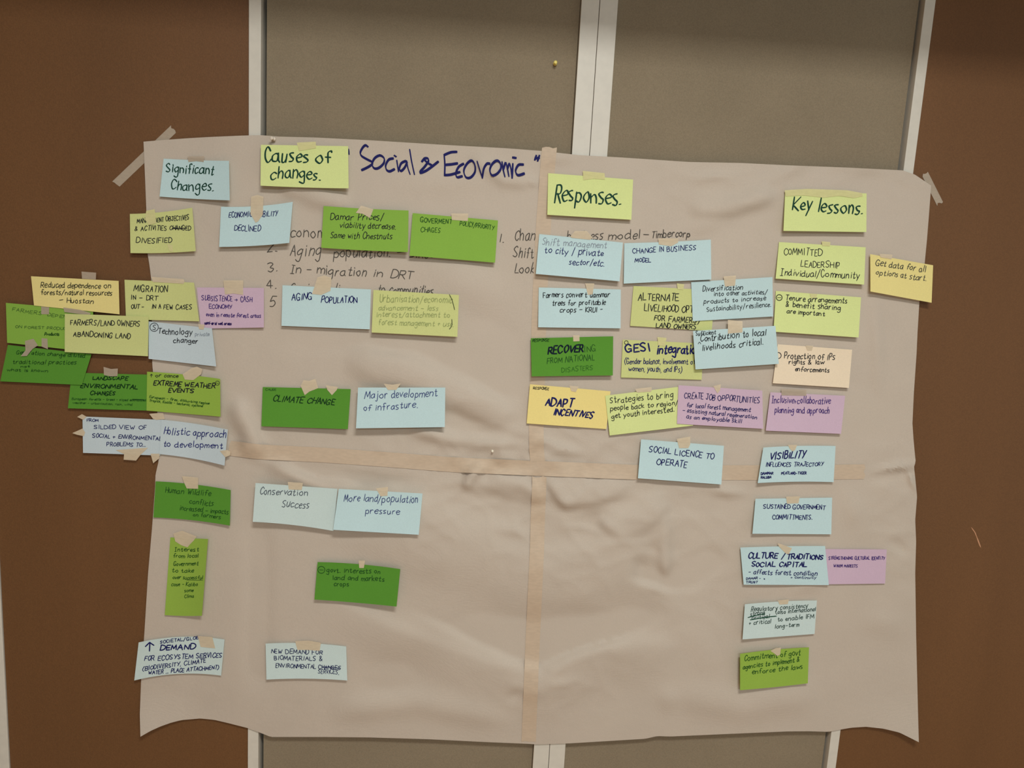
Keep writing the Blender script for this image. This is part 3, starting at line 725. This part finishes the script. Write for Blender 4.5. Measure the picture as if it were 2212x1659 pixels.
Card('technology', 'shaded_blue', 'light blue card reading Technology changer, beside Farmers/Land Owners', [(321,694.2),(457.8,709.4),(467.1,791.7),(321,775.2)], (5,0,6), (0,0), (),
  [[(428,700),(442,701),(440,712),(430,711)]],
  [(circ(333,706.8,9),0,0,0,0,0,1.5,K),('S',329.5,712,336,712,10,1.5,K,.05),('Technology',341.8,720.8,415.2,723.3,13,1.8,K,.05),('private',421.6,725.8,452,725.8,8,1.3,GREY,.05),('changer',374.7,740.3,427.4,741.8,11,1.8,K,.05)])
Card('landscape', 'deep', 'deep green card reading Landscape Environmental Changes', [(154.8,805),(319,809.3),(319,887),(146.7,882)], (2,0,0), (0,0), (),
  [[(223.7,792.5),(240,797),(254.6,796),(253.8,812.6),(238,813),(224.5,810)]],
  [('LANDSCAPE',200,820,275.6,821.5,7,2.2,(20,52,24),.3),('ENVIRONMENTAL',173.5,837.7,297.3,840,8.5,2.3,(20,52,24),.3),('CHANGES',194.4,853.6,248,853.6,8,2.2,(20,52,24),.3),('European forests - trees - sliced economies',155,863.6,315,867,5,1.2,DKGREEN,.2),([(286,862.5),(310,863)],0,0,0,0,0,1.8,DKGREEN),('weather - urbanisation, rain, wind',156.8,871.7,285.6,876.2,4.5,1.1,DKGREEN,.2)], TAPE_W)
Card('extreme', 'yellow_green', 'yellow-green card reading Extreme Weather Events, with a big tape patch', [(317.7,803),(475.5,818.5),(476.3,900),(316.5,887)], (4,0,9), (-2,0), ('landscape',),
  [[(394.3,808.4),(414.4,795),(425,792),(437,797),(434.5,808.4),(417.8,821),(399.4,820)]],
  [('^ or cance',324,814.3,384.3,815,7,1.5,K,.15),('EXTREME WEATHER',331.6,831.9,464.6,838.5,10,2.4,K,.15),('EVENTS',363.4,847.8,418.6,847.8,9.5,2.4,K,.2),('European - fires, disturbing regime',322.4,859.5,452,873.7,5,1.3,DKGREEN,.15),('Tropics, Koalla - tectonic, cyclone',322.4,867,437,879.5,5,1.3,DKGREEN,.15),(circ(469.6,827.7,4.5),0,0,0,0,0,1.2,K),([(467,827),(472,829)],0,0,0,0,0,1.2,K)])
Card('generation', 'deep', 'deep green card reading Generation change traditional practices, with two torn tapes', [(17,745),(197.6,765.3),(177,831.6),(0.5,823.8)], (2,0,1), (0,0), ('landscape',), [],
  [('Generation change diluted',35,764,183,772.6,8,1.5,DKGREEN,.2),('traditional practices',27.7,785.8,165,787,9,1.5,DKGREEN,.2),('not',44.6,793.7,64,793,4,1.4,DKGREEN,.2),('what is known',14.5,801.5,103.6,804,6,1.4,DKGREEN,.2)])
Card('dependent', 'leaf', 'mid green card with faint Farmers dependence writing, behind a lime card', [(12.7,654.2),(201,671),(203,761),(15.4,740.5)], (2,0,0), (0,0), ('generation',),
  [[(89.2,661.7),(106,661.7),(106,679),(89,678.6)],[(54,736.4),(72.3,731.6),(82,746),(70,754),(58,769),(44.6,769.5),(55,757)],[(89.8,730.4),(102.4,731.6),(103.6,754.5),(89.8,748.5)]],
  [("FARMERS' DEPEND",26.5,672,150,689,7,1.1,FAINT,.1),('ON FOREST PRODUCT',33.7,708.7,150,713,5.5,1.1,FAINT,.1),('Products',96.4,724.3,127.7,725,6,1.7,DKGREEN,.1)], TAPE_W)
Card('reduced', 'pale_yellow', 'pale yellow card reading Reduced dependence on forests/natural resources', [(67,596.7),(256.2,606.8),(258.2,679),(73.4,660)], (2.5,0,0), (0,0), ('dependent',),
  [[(176,586.6),(207.6,589),(207,604.3),(177.2,601.8)],[(137,664),(172,669),(196,676),(194,681),(170,678),(139,674)]],
  [('Reduced dependence on',88,620.8,239,623.3,12,1.7,(52,52,42),.1),('forests/natural resources',88.6,636,241.8,638,11,1.7,(52,52,42),.1),('\u2013 Huostan',128,653,202.5,656.2,11,1.7,(52,52,42),.1)], TAPE_W)
Card('migration', 'shaded_soft_lime', 'shaded lime card reading Migration In - DRT, Out - in a few cases', [(268.9,604.3),(419,610.6),(430.4,694.2),(272.2,689.6)], (2.5,0,2), (0,0), ('subsistence','technology'),
  [[(327,598),(397,603),(399,609),(396,613),(330,609)]],
  [('MIGRATION',288.6,629.6,362,631,13,1.9,K,.1),('IN - DRT',283,647.4,341.3,648.6,9.5,1.8,K,.05),('OUT -',283.6,666.3,311,667,9.5,1.8,K,.05),('IN A FEW CASES',328,667,414,668.4,9.5,1.8,K,.05)])
Card('landowners', 'shaded_soft_lime', 'shaded lime card reading Farmers/Land Owners Abandoning Land', [(140,677.7),(321,684),(319.5,769.6),(139.7,760.5)], (3,0,0), (0,0), ('migration','reduced','dependent','generation','technology'), [],
  [('FARMERS/LAND OWNERS',152.4,701.8,302.5,704.8,11.5,1.8,K,.08),('ABANDONING LAND',158.2,725.8,280.5,732.2,10.5,1.9,K,.08)])
Card('silded', 'shaded_blue', 'pale blue card reading Silded View of Social + Environmental Problems to', [(178.2,899.6),(352,907),(346,984),(179.4,978.3)], (2,0,0), (0,0), (),
  [[(156,935.6),(178.5,925.6),(184,934),(181,942.3),(166,939)],[(166.8,900.5),(177,894.6),(187,900),(180,907)],[(322.4,893.8),(352.5,891.3),(356,905.5),(338,907),(330.8,905)],[(250,972),(320,967),(304,982),(294,995),(267,993),(268,981)],[(325,980),(345,980),(344,990),(331,1000.8)]],
  [('FROM',187.7,911.3,212.8,910.5,6,1.5,N,.05),('SILDED VIEW OF',202.8,925.9,315.7,928,8.5,1.6,N,.05),('SOCIAL + ENVIRONMENTAL',199.4,944.8,348.3,951.5,8,1.7,N,.1),('PROBLEMS TO\u2026',230.4,963.2,314.9,964.9,8,1.6,N,.1)])
Card('holistic', 'shaded_blue', 'pale blue card reading Holistic approach to development', [(349,906.5),(492.2,928),(485,1005.9),(344,981)], (2,0,8), (-2,-3), ('silded',),
  [[(474.6,974),(490,972),(498,976),(496.4,984),(486.4,987.5)]],
  [('Holistic approach',354.2,937,488,945.5,15,1.9,(38,42,104),.08),('to development',353.3,964.9,480.5,968.2,13,1.9,(38,42,104),.1)])
Card('wildlife', 'deep', 'deep green card reading Human Wildlife conflicts increased', [(336.2,1039.8),(498.2,1058.7),(496.5,1135.5),(331.2,1117.7)], (3,0,5), (-3,-3), (),
  [[(392.7,1028.4),(410,1030),(428,1032),(428,1056),(403.3,1055),(397,1041)]],
  [('Human Wildlife',357.2,1063.8,455.2,1071.4,12,1.6,DKGREEN,.12),('conflicts',408.9,1087.9,460.3,1093,11,1.6,DKGREEN,.12),('increased - impacts',388,1101.8,493.2,1110.7,10,1.6,DKGREEN,.12),('on farmers',417.3,1114.5,476.8,1120.8,8,1.5,DKGREEN,.12)])
Card('interest', 'yellow_green', 'upright narrow yellow-green card reading Interest from local Government', [(368,1161),(449.2,1164.3),(436,1330.3),(355.8,1328.8)], (3,0,9), (0,1), (),
  [[(374.4,1152.7),(393.3,1146.3),(425,1159),(418,1168),(411.3,1174.8),(405,1182.2),(392,1178),(378.6,1169.5)]],
  [('\u00centerest',377.5,1191.7,429.2,1190.6,8.5,1.5,DKGREEN,.15),('from local',374.4,1204.8,428,1204.3,8.5,1.5,DKGREEN,.15),('Government',374.4,1222.3,428,1221.2,8.5,1.5,DKGREEN,.15),('to take',371.2,1236.6,418.7,1236,8,1.5,DKGREEN,.15),('over successful',372.9,1250.7,438,1251.4,7.5,1.4,DKGREEN,.15),([(403,1253),(438,1253.5)],0,0,0,0,0,1,DKGREEN),('case - Kalibo',370.1,1265.5,427,1266,7.5,1.4,DKGREEN,.15),('some',398.6,1279.2,417.6,1278,7,1.3,DKGREEN,.15),('Clima',398.6,1291.9,418.7,1290.8,7,1.3,DKGREEN,.15)])
Card('demand', 'pale_blue', 'pale blue arched card reading Demand for Ecosystem Services', [(299.5,1387.8),(485,1381.5),(477.7,1459.5),(290,1470)], (3,2,2), (-9,-9), (),
  [[(427,1374),(458.7,1376),(465,1400.5),(448,1399),(433.4,1397.3)]],
  [('SOCIETAL/GLOB',346,1390,429,1380.4,6,1.7,N,.2),('^',315,1409,336,1406,17,2.8,N,.2),('DEMAND',346,1404.7,421.8,1401.6,11,2.6,N,.25),('FOR ECOSYSTEM SERVICES',312,1427.4,478.8,1419.4,10,1.9,N,.2),('(BIODIVERSITY, CLIMATE',308,1449,444,1431,8.5,1.8,N,.25),('WATER \u2026 PLACE ATTACHMENT)',320.6,1457.4,472.4,1445,8,1.8,N,.25)])
Card('newdemand', 'pale_blue', 'pale blue card reading New Demand for Biomaterials', [(573.7,1390.2),(747.7,1396.5),(750.2,1470),(575.5,1468.1)], (5,1,1), (-4,-3), (),
  [[(637.5,1385),(666,1384),(693.2,1388.4),(690.7,1406),(665,1404),(642.6,1404)]],
  [('NEW DEMAND FOR',586.4,1411.2,697,1413.7,9,1.7,(44,48,84),.05),('BIOMATERIALS &',592.4,1425.9,697,1427.6,9,1.7,(44,48,84),.05),('ENVIRONMENTAL CHANGES',595.7,1441.6,736.3,1446.6,8.5,1.7,(44,48,84),.05),([(695,1440.5),(715,1441.5),(733,1444)],0,0,0,0,0,1.7,(44,48,84)),('SERVICES.',686.9,1454.2,732.5,1456.7,9,1.5,(44,48,84),.1)])
Card('conservation', 'pale_blue', 'pale blue card reading Conservation Success, its corner under another card', [(551.9,1043.3),(729,1056),(720.3,1147),(546,1127.3)], (4,1,0), (0,-3), (),
  [[(621.5,1041),(654.4,1043.3),(652,1058.5),(624,1057.2)]],
  [('Conservation',561.5,1067.3,664.6,1071,15,1.7,(70,78,88),.12),('Success',608.9,1095.2,667,1097.7,16,1.7,(70,78,88),.2)])
Card('moreland', 'blue', 'light blue card reading More land/population pressure', [(731.7,1056),(912.7,1066),(904.6,1155.2),(719.8,1144.6)], (9,2,1), (0,0), ('conservation',),
  [[(812,1055),(838,1052),(837,1071),(822,1072)]],
  [('More land/population',743,1082,902.5,1085.8,16,1.7,(58,66,110),.15),('pressure',789.9,1109,863.3,1111.5,13,1.7,(58,66,110),.12)])
Card('govtinterest', 'deep', 'deep green card reading govt. interests on land and crops', [(686,1214.2),(864.6,1229.4),(856.5,1310.4),(679.2,1295.2)], (4,0,8), (-3,-1), (),
  [[(774.7,1211),(788.6,1211),(786,1227),(776,1227)]],
  [(circ(694.2,1231,7.5),0,0,0,0,0,1.6,DKGREEN),([(690,1231),(698.5,1231.5)],0,0,0,0,0,1.5,DKGREEN),('govt. interests on',705.6,1235.5,821,1239.5,10.5,1.7,DKGREEN,.08),('land and markets',718.2,1251.4,830.4,1256,10,1.7,DKGREEN,.08),('crops',721.5,1265.6,753.2,1266,9,1.7,DKGREEN,.08)])
Card('licence', 'blue', 'light blue card reading Social Licence to Operate, over the horizontal tape', [(1384.8,949),(1563.8,963),(1558.2,1046.6),(1378,1033.2)], (8,4,1), (0,0), (),
  [[(1462,948),(1491,943),(1491,960),(1487,968),(1467,968)]],
  [('SOCIAL LICENCE TO',1401.3,975.7,1541.8,992,12,2,N,.08),('OPERATE',1418.5,1003.5,1482.3,1009.5,13,2.1,N,.08)])
Card('visibility', 'blue', 'light blue card reading Visibility Influences Trajectory', [(1648.9,966.8),(1805,963.5),(1800.8,1041.5),(1636.7,1043.6)], (5,6,1), (-2,-2), (),
  [[(1702,961),(1722,961),(1718,972),(1712,975),(1706,969)]],
  [('VISIBILITY',1662.5,992.2,1738,988.9,15,2.5,N,.3),('INFLUENCES TRAJECTORY',1654.4,1008,1777.2,1006.6,8.5,1.7,N,.2),('DAMMAR',1643.8,1025.8,1670,1024.3,5.5,1.8,N,.1),('PEATLAND-TIGER',1687.9,1025,1741.8,1024.3,5.5,1.8,N,.1),('RALUBA',1643.8,1034,1665.8,1032.7,5,1.8,N,.15)])
Card('sustained', 'blue', 'light blue card reading Sustained Government Committments', [(1632,1077.5),(1797.5,1075),(1795.7,1154.2),(1625.3,1153)], (5,5,1), (0,0), (),
  [[(1698,1073),(1728,1072),(1725,1087),(1700,1088)]],
  [('SUSTAINED GOVERNMENT',1648.9,1098.5,1782.3,1100.2,9.5,1.8,N,.08),('COMMITTMENTS.',1669,1121.3,1754.4,1122.5,9.5,1.8,N,.08)])
Card('strengthening', 'purple', 'purple card reading Strengthening Cultural Identity, flat beside a blue card', [(1776,1186),(1915.5,1187),(1912,1260.5),(1784,1262.3)], (2,0,0), (0,0), (), [],
  [('STRENGTHENING CULTURAL IDENTITY',1790,1208.6,1911,1209,6.5,1.5,PURPLE,.1),('WARM MARKETS',1800.8,1225,1852.7,1225.8,6,1.4,PURPLE,.1)])
Card('culture', 'blue', 'light blue card reading Culture / Traditions Social Capital in bold navy', [(1599.2,1182.8),(1782.3,1179.5),(1790.4,1263.8),(1606.3,1263)], (4,1,0), (-1,0), ('strengthening',),
  [[(1680,1173),(1711,1184),(1704,1197),(1698,1196),(1682,1180)]],
  [('CULTURE /',1617,1205.5,1696,1206.5,11,2.6,N,.15,.3),('TRADITIONS',1700,1207,1778,1208.5,10,2.6,N,.15,.3),('SOCIAL CAPITAL',1623.5,1223.8,1742.5,1224.3,9.5,2.5,N,.15,.3),('- affects forest condition',1617.2,1240,1765.3,1243.5,10,1.7,N,.15),('+ continuity',1708,1249.5,1762.8,1250.4,6,1.3,N,.15),('DAMAR -',1611.9,1252,1643,1251,4.5,1.5,N,.1),('\u00b7',1650.5,1253,1655,1253,6,2.4,N,.0),('TRUST',1612,1260,1636.7,1259.5,4.5,1.5,N,.1)])
Card('regulatory', 'pale_blue', 'pale blue card reading Regulatory consistency, with crossed-out green lines', [(1608.9,1305.3),(1764.6,1297.2),(1759.7,1369.4),(1604,1381.3)], (4,6,1), (-2,0), (),
  [[(1680,1297),(1704,1295),(1702,1305),(1684,1306)]],
  [('Regulatory consistency',1622.3,1321.3,1744.6,1312.4,10,1.5,(48,66,60),.2),('strong',1621,1330,1652,1326,8,1.4,(48,66,60),.2),('(also international',1676,1326.5,1762,1320,9,1.5,(48,66,60),.15),('critical',1624,1338,1662,1335,8,1.4,(48,66,60),.2),([(1616,1334),(1635,1329),(1652,1326)],0,0,0,0,0,2.2,(28,70,52)),([(1621,1339),(1650,1334),(1677,1331)],0,0,0,0,0,2.4,(28,70,52)),('+ critical',1618,1350,1665,1346,9,1.5,(48,66,60),.2),('to enable IFM',1680,1342.5,1758,1335,9,1.5,(48,66,60),.2),('long-term',1673.7,1357.5,1726,1353,9,1.5,(48,66,60),.2)])
Card('commitment', 'yellow_green', 'yellow-green card reading Commitment of govt agencies, lowest in its column', [(1598.7,1412.4),(1747.6,1398.5),(1745,1476),(1598.7,1490.9)], (4,9,3), (-2,1), (),
  [[(1664,1406),(1676,1400),(1687,1399),(1685,1414),(1679,1417),(1672,1411)]],
  [('Commitment of govt',1608.4,1427.6,1728.6,1415,12,1.6,DKGREEN,.2),('agencies to implement &',1605.3,1445.3,1727.4,1428.9,10,1.6,DKGREEN,.2),('enforce the laws',1624.8,1456.7,1733.7,1444,10,1.6,DKGREEN,.2)])

# ------------------------------------------------------------------ push pins
def lathe(name, prof, base, axis, mt, parent, origin):
    axis = Vector(axis).normalized()
    u = axis.orthogonal().normalized(); v = axis.cross(u)
    n = 20; vs, fs = [], []
    for h, r in prof:
        for k in range(n):
            a = 2 * math.pi * k / n
            vs.append(Vector(base) + axis * h + u * r * math.cos(a) + v * r * math.sin(a))
    for i in range(len(prof) - 1):
        fs += [(i * n + k, i * n + (k + 1) % n, (i + 1) * n + (k + 1) % n, (i + 1) * n + k) for k in range(n)]
    fs += [tuple(range(n))[::-1], tuple(range((len(prof) - 1) * n, len(prof) * n))]
    return mesh_obj(name, vs, fs, mt, parent, origin, True)
STEEL = bpy.data.materials.new('pin_steel'); STEEL.use_nodes = True
_b = STEEL.node_tree.nodes['Principled BSDF']; _b.inputs['Metallic'].default_value = 1.0; _b.inputs['Roughness'].default_value = 0.3
def pin(px, py, d, colr, label, axis=(0, -1, 0.1), s=1.0):
    root = bpy.data.objects.new('push_pin', None); COL.objects.link(root)
    b = P(px, py, d); root.location = b
    tag(root, label, 'push pin')
    mm = 0.001 * s
    lathe('handle', [(5 * mm, .6 * mm), (5.2 * mm, 4.6 * mm), (6.6 * mm, 4.6 * mm), (7.6 * mm, 2.6 * mm), (11 * mm, 2.1 * mm), (14.4 * mm, 2.5 * mm), (15.6 * mm, 3.9 * mm), (17 * mm, 4.0 * mm), (17.6 * mm, 3.2 * mm)], b, axis, paint_mat('pin_plastic', colr, 0.3), root, b)
    lathe('needle', [(-4 * mm, .15 * mm), (-2 * mm, .45 * mm), (5.1 * mm, .45 * mm)], b, axis, STEEL, root, b)
pin(1198.5, 139, -0.0095, (222, 205, 112), 'yellow push pin stuck in the bare fabric above the chart', (0, -1, 0.05), 0.9)
pin(594, 301, 0.012, (215, 205, 190), 'white push pin holding the top edge of the chart', (-0.25, -1, 0.0), 0.9)
pin(1063.5, 973, 0.012, (225, 218, 200), 'small white pin in the middle of the chart above the horizontal tape', (0, -1, 0.0), 0.6)
